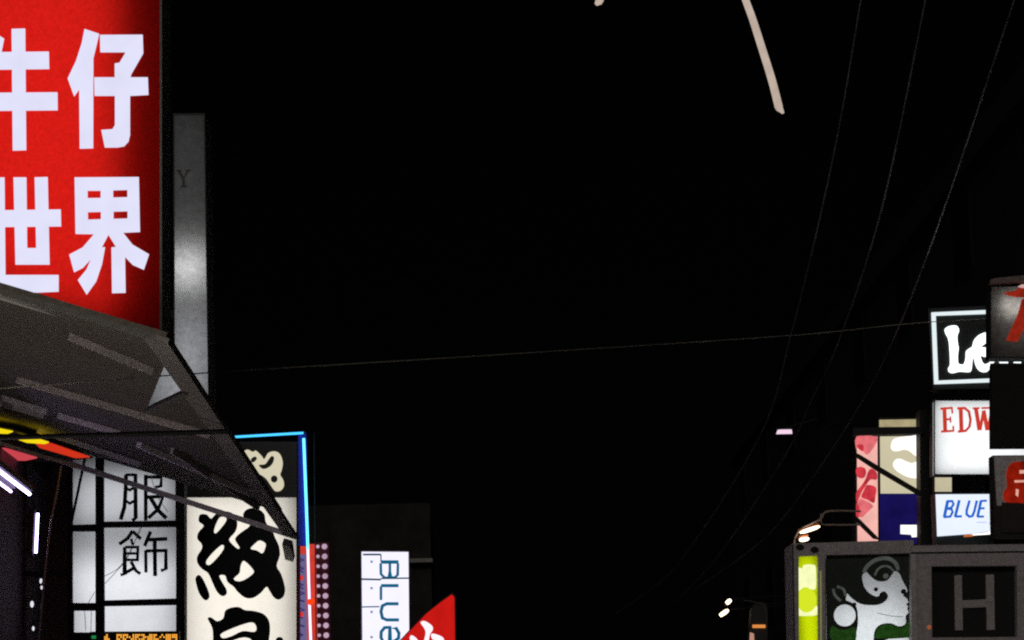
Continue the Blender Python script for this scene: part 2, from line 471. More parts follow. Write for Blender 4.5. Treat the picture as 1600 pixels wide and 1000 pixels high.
# coloured trim along the awning's far left edge, its lit look given by emission
t2 = thing('trim_board', PA(60, 705, .09), 'self-glowing red and yellow striped trim board under the far left of the awning', 'board')
m = MB(); m.prism_w([[PA(*p, .07) for p in [(-60, 660), (20, 672), (145, 716), (118, 719), (40, 723), (-60, 723)]]], -NRM * 0.012); m.build('glow_shield', BLACK, t2)  # black board added above the stripes to block their glow
for pts, mm, off in (([(-40, 694), (10, 702), (58, 716), (40, 720), (-40, 719)], 'pink_trim_glow', .085), ([(52, 690), (80, 694), (140, 715), (118, 716), (62, 700)], 'red_trim_glow', .09),
                ([(-40, 662), (0, 671), (20, 675), (12, 678), (-40, 676)], 'yellow_trim_glow', .10), ([(22, 685), (60, 687), (76, 692), (70, 694), (42, 692)], 'yellow_trim_glow', .12)):
    col = {'pink_trim_glow': srgb(205, 70, 80), 'red_trim_glow': srgb(214, 52, 28), 'yellow_trim_glow': srgb(240, 214, 20)}[mm]
    m = MB(); m.prism_w([[PA(*p, off) for p in pts]], -NRM * 0.01); m.build('stripe', emit(mm, col, 0.95 if mm != 'yellow_trim_glow' else 1.05), t2)

# ---------------------------------------------------------------- strip lights and bits under the awning
TUBE = emit('fluorescent_tube', (0.62, 0.48, 1.0, 1), 9.0)
ADDED_TUBE_W = emit('added_white_tube', (1.0, 0.92, 0.84, 1), 125.0)  # for two unseen strip lights added to brighten the awning underside
ADDED_TUBE_D = emit('added_dim_tube', (1.0, 0.90, 0.82, 1), 22.0)
def strip_light(pts, D0, D1, r, label, up=0.05, tube=None):
    a, b = P(*pts[0], D0), P(*pts[1], D1)
    tt = thing('strip_light', (a + b) / 2, label, 'lamp', 'strip lights below the awning')
    m = MB(); m.tube([a, b], r); m.build('tube', tube or TUBE, tt)
    d = (b - a).normalized(); m = MB()
    off = Vector((0, 0, up)) if abs(d.z) < .7 and tube is None else Vector((-up, 0, 0))
    m.tube([a + off - d * .04, b + off + d * .04], 0.035, 8); m.build('fixture', DARKMET, tt)
strip_light([(-52, 697), (46, 772)], 18.6, 21.4, 0.014, 'longer violet-white strip light slanting in from the left edge under the awning')
strip_light([(-45, 722), (17, 768)], 19.2, 21.0, 0.010, 'shorter violet-white strip light just below and left of the longer one')
strip_light([(59, 802), (56, 864)], 23.2, 23.2, 0.012, 'upright violet strip light on the wall below the slanting tubes')
strip_light([(-420, 980), (-215, 985)], 10.6, 12.9, 0.02, 'added white strip light out of view beyond the left edge, brightening the awning underside', tube=ADDED_TUBE_W)
strip_light([(-230, 1075), (-61, 1108)], 15.2, 18.5, 0.02, 'added dimmer strip light out of view low on the left, brightening the awning underside', tube=ADDED_TUBE_D)
t = thing('drop_cable', P(62, 1010, 22.6), 'thin shiny grey cable hanging aslant beside the latticed white sign', 'cable')
m = MB(); m.tube([P(*p, 22.9) for p in smooth_line([(96, 728), (88, 775), (80, 815), (72, 880), (66, 940), (60, 1010)])], 0.009, 8)
m.build('sheath', mat('shiny_cord', (0.7, 0.68, 0.7, 1), 0.3, 0.6), t)
for (u, v, r) in ((64, 908, .016), (65, 918, .012), (50, 944, .02), (52, 982, .014)):  # small highlights by the cable, built as glowing balls
    tt = thing('bulb', P(u, v, 23.1), {908: 'upper tiny white glowing highlight on the cable under the awning', 918: 'tiny white glowing highlight just below the upper one on the cable', 944: 'oblong white glowing highlight left of the hanging cable', 982: 'lowest tiny white glowing highlight left of the cable'}[v], 'bulb', 'little glowing highlights beside the hanging cable')
    m = MB(); m.ball(P(u, v, 23.1), r, sc=(0.8, 1, 1.5)); m.build('glint', emit('white_glint', (0.9, 0.9, 1, 1), .9), tt)
    m = MB(); m.tube([P(u, v, 23.1) + Vector((0, 0, r * 1.4)), P(u, v, 23.1) + Vector((0, 0, r * 1.4 + .05))], 0.008, 8); m.build('glint_stem', BLACK, tt)

# ---------------------------------------------------------------- latticed white sign (clothing accessories)
D = 25.2
t = thing('light_box_sign', P(198, 1090, D), 'white latticed light box sign with two black brush characters below the awning', 'sign')
m = MB(); open_box(m, 106, 700, 287, 1080, D + .02, 0.3, 0.03); m.build('cabinet', mat('violet_black_case', (0.02, 0.014, 0.02, 1), 0.7), t)
panel(107, 701, 286, 1079, D + .03).build('face_panel', trans('opal_acrylic', (0.80, 0.81, 0.84, 1), 0.05, 12), t)
area(t, 196, 780, 150, 70, D + .2, 2.9, (0.97, 0.98, 1)); area(t, 196, 975, 165, 190, D + .22, 3.5, (0.97, 0.98, 1)); area(t, 196, 880, 165, 90, D + .27, 1.6, (0.97, 0.98, 1))
m = MB()
m.prism([(105, 698), (288, 698), (289, 1082), (105, 1082)], D - .02, .05,
        [[(113, 702), (149, 702), (149, 819), (113, 820)], [(162, 702), (274, 702), (274, 813), (162, 815)],
         [(113, 830), (149, 830), (149, 942), (113, 942)], [(162, 824), (275, 823), (275, 935), (163, 938)],
         [(115, 954), (149, 954), (149, 988), (115, 988)], [(163, 947), (275, 945), (275, 986), (163, 988)]])
m.build('lattice', mat('black_lattice', (0.008, 0.007, 0.008, 1), 0.7, var=.2), t)
z = zoomed(0, 650, 2.857)
for strokes in ([([(562, 262), (560, 330), (555, 405), (538, 462)], 17), ([(560, 262), (604, 262)], 12), ([(604, 258), (605, 455), (590, 466)], 16), ([(558, 318), (578, 330), (600, 318)], 12), ([(558, 375), (578, 390), (600, 378)], 12),
                 ([(650, 262), (650, 466)], 16), ([(650, 272), (720, 272), (718, 312), (692, 318)], 13), ([(655, 362), (728, 358), (706, 415), (662, 455)], 15), ([(672, 366), (703, 418), (742, 456)], 18)],
                [([(592, 512), (570, 545), (532, 572)], 15), ([(592, 515), (628, 548)], 15), ([(585, 548), (592, 575)], 11), ([(558, 585), (615, 585), (613, 642), (560, 642)], 12), ([(560, 613), (612, 613)], 11), ([(556, 585), (556, 705), (538, 708)], 15), ([(552, 704), (598, 678)], 14), ([(585, 650), (606, 690), (626, 704)], 14),
                 ([(672, 515), (645, 580)], 15), ([(660, 552), (746, 548)], 16), ([(690, 552), (692, 714)], 17), ([(650, 600), (651, 698)], 14), ([(650, 602), (740, 600), (740, 682), (718, 690)], 14)]):
    m = MB()
    for pts, w in strokes: m.stroke(z(pts), w / 2.857, D - .03, .02)
    m.build('character', INK, t)
m = MB(); m.tube([P(136, 700, D - .06), P(112, 815, D - .06)], 0.014, 8); m.build('stay', BLACK, t)
m = MB()
for pts in ([(222, 815), (200, 870), (164, 912)], [(226, 815), (192, 880), (164, 900)], [(148, 925), (136, 945)], [(132, 950), (134, 986)], [(143, 950), (142, 986)], [(236, 745), (246, 775), (262, 800)]):
    m.tube([P(*p, D - .05) for p in smooth_line(pts)], 0.0032, 6)
m.build('wire', mat('thin_wire', (0.1, 0.1, 0.1, 1), 0.6), t)
m = MB(); m.box(-4.2, P(106, 900, D).x, D + .1, D + .18, P(0, 900, D).z, P(0, 892, D).z); m.build('bracket', BLACK, t)

# LED ticker below it
D = 24.9
t = thing('led_display', P(200, 1060, D), 'black display with a row of glowing amber characters under the latticed sign', 'display')
m = MB(); m.prism([(140, 987), (280, 986), (280, 1060), (140, 1061)], D, .1); m.build('case', BLACK, t)
m = MB(); rnd = random.Random(8)
x = 163.0
while x < 277:
    if rnd.random() < .82:
        for yy in (991, 994.2, 997.4, 1000.6):
            for k in range(3):
                if rnd.random() < .7: m.rect(x + k * 2.9, yy, x + k * 2.9 + 2.2, yy + 2.5, D - .006, .004)
    x += 9.6
m.build('lit_dots', emit('amber_led', (1.0, 0.42, 0.05, 1), 1.25), t)['kind'] = 'stuff'
m = MB(); m.rect(143, 993, 150, 998, D - .006, .004); m.build('green_dot', emit('green_led', (.02, .35, .1, 1), .6), t)

# ---------------------------------------------------------------- cream sign with brush characters and blue neon
D = 26.4
t = thing('light_box_sign', P(380, 1100, D), 'cream light box sign with heavy black brush characters and blue neon edge', 'sign')
m = MB(); open_box(m, 284, 690, 466, 1090, D + .02, 0.32, .02); m.build('cabinet', mat('blue_black_case', (0.025, 0.022, 0.035, 1), 0.6), t)
panel(285, 776, 465, 1089, D + .02).build('face_panel', trans('cream_acrylic', (0.86, 0.835, 0.775, 1), 0.04, 10), t)
area(t, 372, 925, 168, 310, D + .2, 4.3, (1, 0.97, 0.92))
m = MB(); m.rect(287, 690, 464, 777, D - .01, .04); m.build('top_panel', mat('black_gloss', (0.01, 0.01, 0.009, 1), 0.4), t)
m = MB(); m.prism([(284.5, 777), (289, 777), (290, 1088), (285, 1088)], D - .02, .06); m.build('side_trim', mat('violet_trim', (0.12, 0.07, 0.12, 1), 0.6), t)
z = zoomed(260, 650, 2.857)
m = MB()
m.prism(smooth_loop(z([(340, 165), (362, 150), (385, 160), (400, 155), (425, 178), (437, 192), (455, 165), (485, 158), (508, 172), (519, 208), (514, 242), (508, 262), (521, 285), (524, 312), (510, 332), (486, 335), (466, 310), (440, 275), (395, 250), (350, 240), (335, 205)])), D - .025, .012,
        [smooth_loop(z([(412, 218), (440, 214), (458, 190), (470, 178), (481, 186), (474, 212), (455, 230), (430, 236)])), circle(*z([(481, 281)])[0], 5.4, 16, 5.8), smooth_loop(z([(378, 190), (395, 180), (404, 190), (392, 205), (380, 205)]))])
m.build('character', emit('cream_letter', srgb(222, 214, 186), 0.92), t)
m = MB()
m.prism(smooth_loop(z([(150, 440), (180, 440), (200, 458), (222, 436), (262, 425), (300, 438), (316, 475), (308, 515), (280, 548), (292, 570), (318, 592), (326, 585), (306, 550), (330, 522), (372, 490), (352, 465), (342, 440), (362, 415), (402, 412), (436, 436), (444, 475), (470, 505), (484, 540), (502, 580), (506, 622), (492, 668), (512, 705), (529, 765), (524, 802), (503, 819), (480, 810), (460, 780), (446, 762), (420, 790), (385, 812), (350, 810), (318, 785), (300, 762), (272, 740), (262, 712), (236, 712), (248, 740), (268, 775), (266, 797), (246, 803), (224, 782), (205, 742), (186, 702), (158, 682), (138, 655), (138, 625), (158, 592), (156, 570), (138, 548), (142, 520), (166, 490), (144, 470)]), 3), D - .012, .02,
        [smooth_loop(z(h), 3) for h in ([(240, 450), (268, 456), (258, 482), (222, 523), (212, 512), (222, 480)], [(246, 575), (257, 588), (236, 622), (196, 663), (178, 660), (180, 642), (208, 608)], [(346, 646), (384, 682), (388, 702), (350, 730), (320, 738), (300, 726), (326, 700), (331, 668)], [(416, 555), (443, 570), (437, 600), (426, 613), (404, 600), (375, 592), (394, 570)])])
m.prism(smooth_loop(z([(130, 722), (148, 710), (168, 738), (190, 790), (188, 815), (170, 821), (148, 795), (134, 755)])), D - .012, .02)
m.build('character', INK, t)
m = MB()
m.prism(smooth_loop(z([(184, 905), (200, 899), (226, 916), (254, 902), (262, 870), (290, 855), (325, 853), (350, 866), (390, 870), (434, 884), (458, 915), (462, 960), (456, 1010), (450, 1100), (440, 1200), (210, 1200), (202, 1100), (208, 1000), (204, 945)]), 3), D - .012, .02,
        [smooth_loop(z([(243, 972), (300, 945), (368, 922), (394, 927), (402, 952), (388, 964), (340, 960), (292, 982), (252, 992)]), 3), smooth_loop(z([(262, 1022), (330, 990), (375, 995), (385, 1030), (330, 1050), (275, 1062)]), 3)])
m.prism(circle(*z([(505, 1003)])[0], 6), D - .012, .02)
m.build('character', INK, t)
# blue panel strip behind the neon and the tubes
m = MB(); m.prism([(466, 676), (478.5, 676), (482, 852), (466, 852)], D - .02, .10); m.build('neon_backing', mat('blue_enamel', (0.03, 0.04, 0.55, 1), 0.5, var=.2), t)
m = MB(); m.prism([(284, 684), (477, 674), (478, 678.5), (284, 688.5)], D - .02, .1); m.build('top_rail', mat('blue_rail', (0.05, 0.05, 0.07, 1), 0.5), t)
NEON = emit('blue_neon', (0.06, 0.52, 1.0, 1), 1.6)
m = MB(); m.tube([P(345, 684, D - .05), P(474, 676.5, D - .05)], 0.012); m.build('neon_tube', NEON, t)
m = MB(); m.tube([P(474.5, 685, D - .05), P(479, 800, D - .05), P(482.5, 912, D - .05), P(486.5, 1030, D - .05)][:2] + [P(481, 858, D - .05)], 0.0135); m.build('neon_tube', emit('cyan_neon', (0.12, 0.70, 1.0, 1), 2.4), t)
m = MB(); m.tube([P(481, 858, D - .05), P(482.5, 912, D - .05), P(486.5, 1030, D - .05)], 0.0135); m.build('neon_tube', emit('white_blue_neon', (0.62, 0.72, 1.0, 1), 1.7), t)
m = MB(); m.tube([P(486.5, 1030, D - .05), P(486.5, 1060, D + .02)], .01, 8); m.build('neon_holder', BLACK, t)
m = MB(); m.tube([P(491, 674, D), P(494, 1000, D)], 0.008, 6); m.build('edge_conduit', DARKMET, t)
m = MB(); m.box(-4.2, P(466, 0, D).x, D + .36, D + .44, P(0, 1060, D).z, P(0, 1050, D).z); m.build('bracket', BLACK, t)

# narrow multi-coloured strip sign behind the neon
D = 27.2
t = thing('strip_sign', P(480, 1090, D), 'narrow red vertical sign with violet and white marks just behind the blue neon', 'sign')
m = MB(); m.prism([(462, 850), (493, 850), (497, 1090), (462, 1090)], D, .1); m.build('board', emit('red_strip', srgb(222, 66, 52), .85, .2, 8), t)
m = MB(); m.prism([(463, 866), (478, 866), (481, 1088), (463, 1088)], D - .005, .012); m.build('side_stripe', emit('violet_strip', srgb(120, 112, 160), .75), t)
m = MB(); rnd = random.Random(3)
for i in range(10):
    y = 872 + i * 13
    pts = [(466 + rnd.uniform(0, 2), y), (474 + rnd.uniform(-1, 2), y + 3), (467, y + 6), (474, y + 9)]
    m.stroke(pts[:rnd.randint(2, 4)], 2.2, D - .008, .006)
m.build('marks', emit('navy_marks', srgb(50, 30, 110), .8), t)
m = Each()
for y in (903, 960): m.prism(circle(470, y, 4.2, 12), D - .012, .006)
m.build('red_dot', emit('red_dot_paint', srgb(220, 50, 50), 1), t)
D = 26.2
m = MB(); m.prism([(480, 937), (489, 934), (492, 940), (486, 946), (479, 943)], D, .03); m.build('clip', emit('orange_clip', srgb(255, 70, 20), 1), t)
m = MB(); m.tube([P(484, 940, 26.25), P(486, 940, 27.2)], .01, 6); m.build('clip_stem', BLACK, t)

# bulb board
D = 29
t = thing('bulb_board', P(505, 1080, D), 'narrow maroon board with two columns of white bulbs right of blue neon', 'sign')
m = MB(); m.prism([(492, 848), (514, 848), (518, 1080), (494, 1080)], D, .08); m.build('board', mat('maroon_board', (0.16, 0.045, 0.07, 1), 0.6), t)
for i in range(11):
    y = 854 + i * 15.4
    for (x, r) in ((496.5 + i * .25, .020), (507 + i * .3, .032)):
        m = MB(); m.ball(P(x, y, D - .02), r, 10, 6); m.build('bulb', emit('pinkish_bulb', srgb(205, 172, 196), .85, .25, 5), t)

# ---------------------------------------------------------------- vertical white sign with teal BLUE
D = 46
t = thing('light_box_sign', P(602, 1070, D), 'vertical white light box sign with teal word BLUE turned sideways', 'sign')
m = MB(); open_box(m, 564, 861, 639.5, 1065, D + .01, .25, .015); m.build('cabinet', mat('white_case', (0.3, 0.3, 0.3, 1), .6), t)
m = MB(); m.prism([(565, 862), (638, 862.5), (640, 1064), (567, 1064)], D, .02); m.build('face_panel', emit('cool_white_face', srgb(238, 236, 255), 1.12, .03, 3), t)
TEAL = emit('teal_letter', srgb(18, 104, 140), .85)
z = zoomed(440, 780, 4.4444)
for strokes in ([([(690, 436), (812, 436)], 24), ([(688, 445), (690, 520), (715, 545), (745, 545), (752, 500), (752, 445)], 18), ([(752, 500), (758, 540), (785, 545), (806, 525), (808, 445)], 18)],
                [([(690, 600), (812, 600)], 22), ([(690, 605), (690, 700)], 18)],
                [([(812, 726), (730, 726), (700, 740), (690, 780), (700, 825), (730, 838), (815, 838)], 22)],
                [([(752, 880), (752, 985), (785, 985), (812, 965), (815, 930), (795, 895), (760, 885), (715, 892), (692, 920), (690, 960), (702, 985)], 22)]):
    m = MB()
    for pts, w in strokes: m.stroke(z(pts), w / 4.444, D - .01, .012)
    m.build('letter', TEAL, t)
m = Each()
for pts, w in (([(555, 555), (690, 558)], 12), ([(690, 550), (885, 548)], 10), ([(558, 748), (680, 746)], 8), ([(565, 384), (690, 384)], 12), ([(690, 384), (690, 436)], 8)): m.stroke(z(pts), w / 4.444, D - .012, .01)
m.build('divider', emit('dark_teal_line', srgb(30, 74, 84), .8), t)
m = Each()
for y in (436, 620, 785, 960):
    m.stroke(z([(618, y - 8), (632, y + 2)]), 2.4, D - .012, .01); m.stroke(z([(632, y - 8), (620, y + 6)]), 1.6, D - .012, .01)
m.build('small_mark', emit('grey_marks', srgb(130, 140, 170), .8), t)
m = MB(); m.box(P(600, 1000, D).x - .04, P(600, 1000, D).x + .04, D + .27, 50, P(0, 1040, D).z, P(0, 1032, D).z); m.build('bracket', BLACK, t)

# red slanted sign with white character
D = 38
t = thing('hanging_sign', P(670, 1080, D), 'red slant-topped sign with a white character, right of sideways BLUE', 'sign')
c = [(625, 1000), (664, 958), (690, 937), (707, 925), (712, 930), (714, 1080), (560, 1080)]
m = MB(); m.prism_w([[P(*p, D + .012) for p in c]], Vector((0, .25, 0)))
m.v = m.v; m.build('cabinet', mat('red_case', (0.05, .02, .02, 1), .7), t)
m = MB(); m.prism([(627, 1000), (665, 960), (690, 940), (706, 929), (710, 933), (712, 1078), (566, 1078)], D, .008); m.build('face_panel', emit('red_face', srgb(206, 26, 22), .92, .12, 4), t)
z = zoomed(440, 780, 4.4444)
m = MB()
m.prism(smooth_loop(z([(965, 858), (985, 845), (1015, 856), (1045, 880), (1050, 905), (1030, 940), (1022, 985), (1010, 1060), (985, 1060), (988, 990), (1000, 930), (990, 895)])), D - .008, .01)
m.prism(smooth_loop(z([(900, 945), (930, 960), (950, 990), (940, 1030), (910, 1010), (890, 970)])), D - .008, .01)
m.prism(smooth_loop(z([(1040, 935), (1080, 940), (1120, 960), (1125, 985), (1080, 985), (1045, 970)])), D - .008, .01)
m.prism(smooth_loop(z([(840, 1040), (960, 1020), (1140, 1010), (1150, 1040), (980, 1050), (850, 1070)])), D - .0085, .01)
m.build('character', emit('white_character', srgb(250, 240, 250), 1.1), t)
m = MB(); m.tube([P(640, 1070, D + .1), P(640, 1070, 45.9) - Vector((1.3, 0, 0)), P(580, 1070, 50.0)], .03, 8); m.build('bracket', BLACK, t)

# ---------------------------------------------------------------- overhead cables, lamps in the sky
def cable(name, pts_uvd, r, label, group, m_):
    pts = [tuple(P(u, v, d)) for u, v, d in pts_uvd]
    pts = [Vector(p) for p in smooth_line(pts, 8)]
    m = MB(); m.tube(pts, r, 6); o = m.build(name, m_, None, True)
    # origin at the near end
    org = pts[0]
    for v in o.data.vertices: v.co -= org
    o.location = org
    return tag(o, label, 'cable', group)
WIRE = mat('cable_sheath', (0.6, 0.58, 0.54, 1), 0.6, var=0.98, scale=0.8)
WIRE2 = mat('cable_sheath_thin', (0.40, 0.38, 0.32, 1), 0.6, var=0.5, scale=1.2)
def along(X, uv): return [(u, v, X * F / (u - 717)) for u, v in uv]
cable('overhead_cable', along(4.0, [(1358, -90), (1345, 0), (1300, 255), (1237, 520), (1183, 690), (1062, 878), (1010, 926), (960, 960)]), .0088, 'leftmost of three thin cables curving down through the night sky', 'cables running along the street', WIRE)
cable('overhead_cable', along(4.5, [(1462, -90), (1446, 0), (1378, 325), (1312, 530), (1270, 622), (1222, 720), (1115, 878), (1045, 950)]), .0088, 'middle of three thin cables curving down through the night sky', 'cables running along the street', WIRE)
cable('overhead_cable', along(5.0, [(1610, -70), (1585, 0), (1480, 312), (1407, 505), (1340, 640), (1235, 795), (1175, 858), (1080, 925)]), .0088, 'rightmost of three thin cables curving down through the night sky', 'cables running along the street', WIRE)
cable('overhead_cable', [(-260, 625, 15.9), (120, 598, 15.9), (330, 582, 17), (800, 553, 20), (1250, 523, 25), (1455, 503, 26.4), (1760, 485, 30)], .0048, 'single thin cable crossing the whole street nearly level', None, WIRE2)
t = thing('hanging_rod', P(1222, 175, 16), 'long pale rod slanting down into the top of the night sky', 'rod', 'pale rods hanging above the street')
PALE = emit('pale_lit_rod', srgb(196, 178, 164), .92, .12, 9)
m = MB(); pts = [P(*p, 16) for p in smooth_line([(1075, -300), (1120, -130), (1163, -6), (1176, 30), (1192, 80), (1206, 125), (1217, 168)])]
m.tube(pts, [.022 + .0045 * i / len(pts) for i in range(len(pts))], 10); m.build('shaft', PALE, t, True)
m = MB(); m.tube([P(1217, 168, 16), P(1224, 177, 16)], [.026, .008], 10); m.build('tip', PALE, t)
t = thing('hanging_rod', P(934, 6, 16), 'stub of a pale rod just entering at the top edge', 'rod', 'pale rods hanging above the street')
m = MB(); pts = [P(*p, 16) for p in smooth_line([(1010, -220), (965, -80), (936, 2)])]
m.tube(pts, .027, 10); m.build('shaft', PALE, t, True)
m = MB(); m.tube([P(936, 2, 16), P(931, 7, 16)], [.027, .012], 10); m.build('tip', PALE, t)

D = 44
t = thing('wall_lamp', P(1225, 680, D), 'small pinkish-white lamp glowing alone high on the right side', 'lamp')
m = MB(); m.prism([(1215, 672), (1220, 671), (1237, 671), (1238, 677.5), (1213, 678)], D, .03); m.build('lamp_glass', emit('pink_lamp', (1, .72, .9, 1), .95), t)
m = MB(); m.prism([(1213, 668.6), (1239, 668), (1239, 670.6), (1213, 671)], D - .02, .08); m.build('cover', BLACK, t)
m = MB(); m.tube([P(1226, 669, D + .1), P(1226, 669, D + .1) + Vector((.6, 0, .15)), Vector((6.4, D + .1, P(1226, 660, D).z))], .02, 8); m.build('arm', BLACK, t)
D = 42
for (pts, lab) in (([(1135, 943), (1142, 937)], 'upper of two small warm spotlights low in the dark, left of lime panel'), ([(1125, 962), (1138, 953)], 'lower of two small warm spotlights low in the dark, left of lime panel')):
    t = thing('spotlight', P(*pts[0], D), lab, 'lamp', 'small warm spotlights')
    a, b = P(*pts[0], D), P(*pts[1], D); d = (b - a)
    m = MB(); m.tube([a, a + d * .3, a + d * .7, b], [.028, .036, .036, .022], 10); m.build('lens', emit('warm_spot', (1, .82, .55, 1), 3.0), t, True)
    m = MB(); m.tube([a - d * .02 + Vector((0, .05, 0)), b + Vector((0, .25, .02))], [.04, .03], 10); m.build('housing', BLACK, t)
    m = MB(); m.tube([b + Vector((0, .2, .02)), Vector((6.4, D + .2, b.z + .1))], .012, 6); m.build('arm', BLACK, t)
D = 40
t = thing('lantern', P(1185, 1010, D), 'dark drum lantern with an orange glow at its lower edge, left of lime panel', 'lamp')
m = MB(); m.prism(smooth_loop([(1172, 1005), (1174, 960), (1176, 948), (1184, 941), (1194, 942), (1199, 950), (1199, 975), (1197, 1005)], 3), D, .3); m.build('hood', mat('dark_hood', (.03, .028, .027, 1), .5), t)
m = MB(); m.tube([P(*p, D - .02) for p in smooth_line([(1162, 938), (1176, 940), (1192, 946), (1198, 960), (1198, 985)])], .008, 6); m.build('rim', mat('rim_metal', (.2, .17, .15, 1), .4), t)
m = MB(); m.rect(1176, 976, 1196, 981, D - .03, .04); m.build('glow_slot', emit('orange_glow', (1, .36, .08, 1), .75), t)
m = MB(); m.prism([(1172, 988), (1178, 990), (1179, 1010), (1171, 1010)], D - .03, .03); m.build('side_glow', emit('pale_orange_glow', (.8, .42, .3, 1), .6), t)
m = MB(); m.tube([P(1190, 945, D + .2), Vector((6.4, D + .2, P(1190, 935, D).z))], .015, 6); m.build('arm', BLACK, t)

# ---------------------------------------------------------------- right side: steel frame with poster panels
D = 29.5
t = thing('picture_sign', P(1355, 850, D), 'narrow backlit pink and red picture panel with a dark strut across', 'sign')
m = MB(); m.rect(1336, 678, 1374, 858, D + .012, .2); m.build('cabinet', BLACK, t)
m = MB(); m.prism([(1339, 682), (1371, 682), (1372, 850), (1340, 850)], D, .01); m.build('face_panel', emit('pink_print', srgb(244, 182, 172), 1.0, .14, 5), t)
z = zoomed(1310, 640, 4.762)
RED = emit('red_print', srgb(212, 58, 70), .9, .35, 9); ROSE = emit('rose_print', srgb(230, 112, 118), .95, .25, 9)
m = Each()
for pts in ([(135, 200), (280, 200), (285, 240), (250, 300), (215, 335), (185, 310), (190, 280), (150, 260), (135, 300)],): m.prism(smooth_loop(z(pts), 3), D - .004, .006)
m.prism(z([(140, 690), (165, 660), (230, 690), (262, 720), (220, 760), (180, 800), (140, 800)]), D - .004, .006)
m.build('rose_shape', ROSE, t)
m = Each()
for pts in ([(133, 440), (165, 425), (200, 440), (205, 480), (185, 510), (150, 505), (134, 480)], [(225, 455), (250, 440), (285, 470), (286, 520), (240, 520), (208, 560), (170, 620), (140, 690), (133, 620), (175, 560), (205, 510)],
            [(215, 560), (280, 580), (275, 650), (265, 695), (215, 670), (170, 650), (190, 600)], [(133, 700), (150, 710), (160, 760), (150, 800), (134, 810)], [(140, 265), (180, 260), (190, 290), (180, 310), (150, 290)]): m.prism(smooth_loop(z(pts), 3), D - .008, .006)
m.build('red_shape', RED, t)
t = thing('picture_sign', P(1405, 850, D), 'cream backlit panel with a white wavy shape over a navy lower half', 'sign')
m = MB(); m.prism([(1373.6, 652), (1437, 652), (1440, 858), (1374.4, 858)], D + .013, .2); m.build('cabinet', BLACK, t)
m = MB(); m.prism([(1375, 682), (1435.5, 681), (1437, 771), (1376, 771)], D, .01); m.build('face_panel', emit('cream_print', srgb(208, 200, 168), .95, .05, 3), t)
m = MB(); m.prism([(1374, 656), (1435.5, 655), (1435.5, 666.5), (1374, 667)], D, .01); m.build('top_strip', emit('dull_cream', srgb(172, 160, 122), .95, .15, 9), t)
m = MB(); m.prism([(1375, 771.5), (1437, 771.5), (1438, 850), (1376, 850)], D, .01); m.build('lower_panel', emit('navy_print', srgb(22, 16, 78), 1.0, .3, 4), t)
m = Each()
m.prism(smooth_loop(z([(392, 260), (410, 220), (460, 205), (540, 196), (604, 200), (604, 335), (575, 345), (530, 310), (490, 298), (440, 310), (405, 305), (392, 285)]), 3), D - .006, .008)
m.prism(smooth_loop(z([(408, 400), (425, 372), (460, 365), (505, 385), (550, 398), (604, 385), (604, 500), (560, 510), (500, 495), (440, 460), (412, 430)]), 3), D - .006, .008)
m.prism(z([(462, 858), (610, 858), (610, 945), (548, 950), (540, 930), (462, 925)]), D - .006, .008)
m.build('white_shape', emit('white_print', srgb(255, 253, 246), 1.2), t)

D = 28.9
t = thing('steel_support', P(1448, 1000, D), 'dark steel post with slanting struts between the picture panels and white signs', 'support')
m = MB(); m.prism([(1437, 640), (1458, 640), (1461, 1000), (1440, 1000)], D, .25); m.build('post', BLACK, t)
z = zoomed(1310, 640, 4.762)
m = MB(); m.prism(z([(125, 318), (170, 340), (300, 420), (625, 612), (622, 650), (530, 595), (290, 455), (125, 345)]), D - .05, .05); m.build('strut', BLACK, t)
m = MB(); m.prism(z([(128, 790), (160, 815), (290, 945), (300, 965), (262, 958), (150, 848), (128, 812)]), D - .05, .05); m.build('strut', BLACK, t)
m = MB(); m.prism(z([(110, 135), (640, 128), (640, 180), (110, 192)]), D - .06, .05); m.build('crossbar', BLACK, t)

# ---------------------------------------------------------------- three stacked signs
D = 27.4
t = thing('light_box_sign', P(1530, 612, D), 'black light box sign with white neon border and fat white letters Le', 'sign')
m = MB(); m.prism([(1450, 482), (1690, 470), (1692, 606), (1458, 608)], D, .25); m.build('cabinet', mat('black_teal_case', (0.012, 0.016, 0.016, 1), .45), t)
z = zoomed(1420, 420, 5)
WN = emit('white_neon', (0.86, 0.97, 1.0, 1), 1.5)
m = MB(); m.stroke(z([(1100, 316), (620, 335), (195, 352), (216, 886), (640, 870), (1100, 850)]), 5.6, D - .03, .03); m.build('neon_border', emit('border_neon', (.80, .9, .92, 1), 1.0), t)
m = Each()
m.prism(smooth_loop(z([(284, 470), (310, 450), (345, 443), (378, 448), (393, 482), (380, 520), (381, 570), (389, 620), (383, 680), (386, 735), (400, 746), (430, 745), (447, 700), (450, 645), (470, 624), (498, 606), (512, 558), (545, 520), (598, 497), (630, 505), (640, 560), (612, 574), (572, 602), (566, 612), (620, 615), (650, 625), (650, 675), (605, 686), (562, 676), (572, 722), (592, 745), (625, 735), (658, 704), (675, 722), (640, 752), (625, 790), (600, 804), (560, 796), (530, 760), (512, 700), (500, 690), (496, 730), (488, 792), (468, 804), (400, 800), (346, 812), (315, 800), (312, 772), (326, 740), (320, 600), (310, 540), (292, 505)]), 3), D - .03, .03)
m.build('letter', emit('letter_neon', (0.95, 1, 1, 1), 1.8), t)
m = Each(); m.prism(z([(702, 703), (760, 702), (778, 736), (715, 738)]), D - .03, .03); m.prism(z([(820, 732), (848, 700), (880, 708), (878, 734)]), D - .03, .03); m.prism(z([(930, 735), (940, 704), (1000, 704), (1010, 735)]), D - .03, .03); m.build('letter', WN, t)
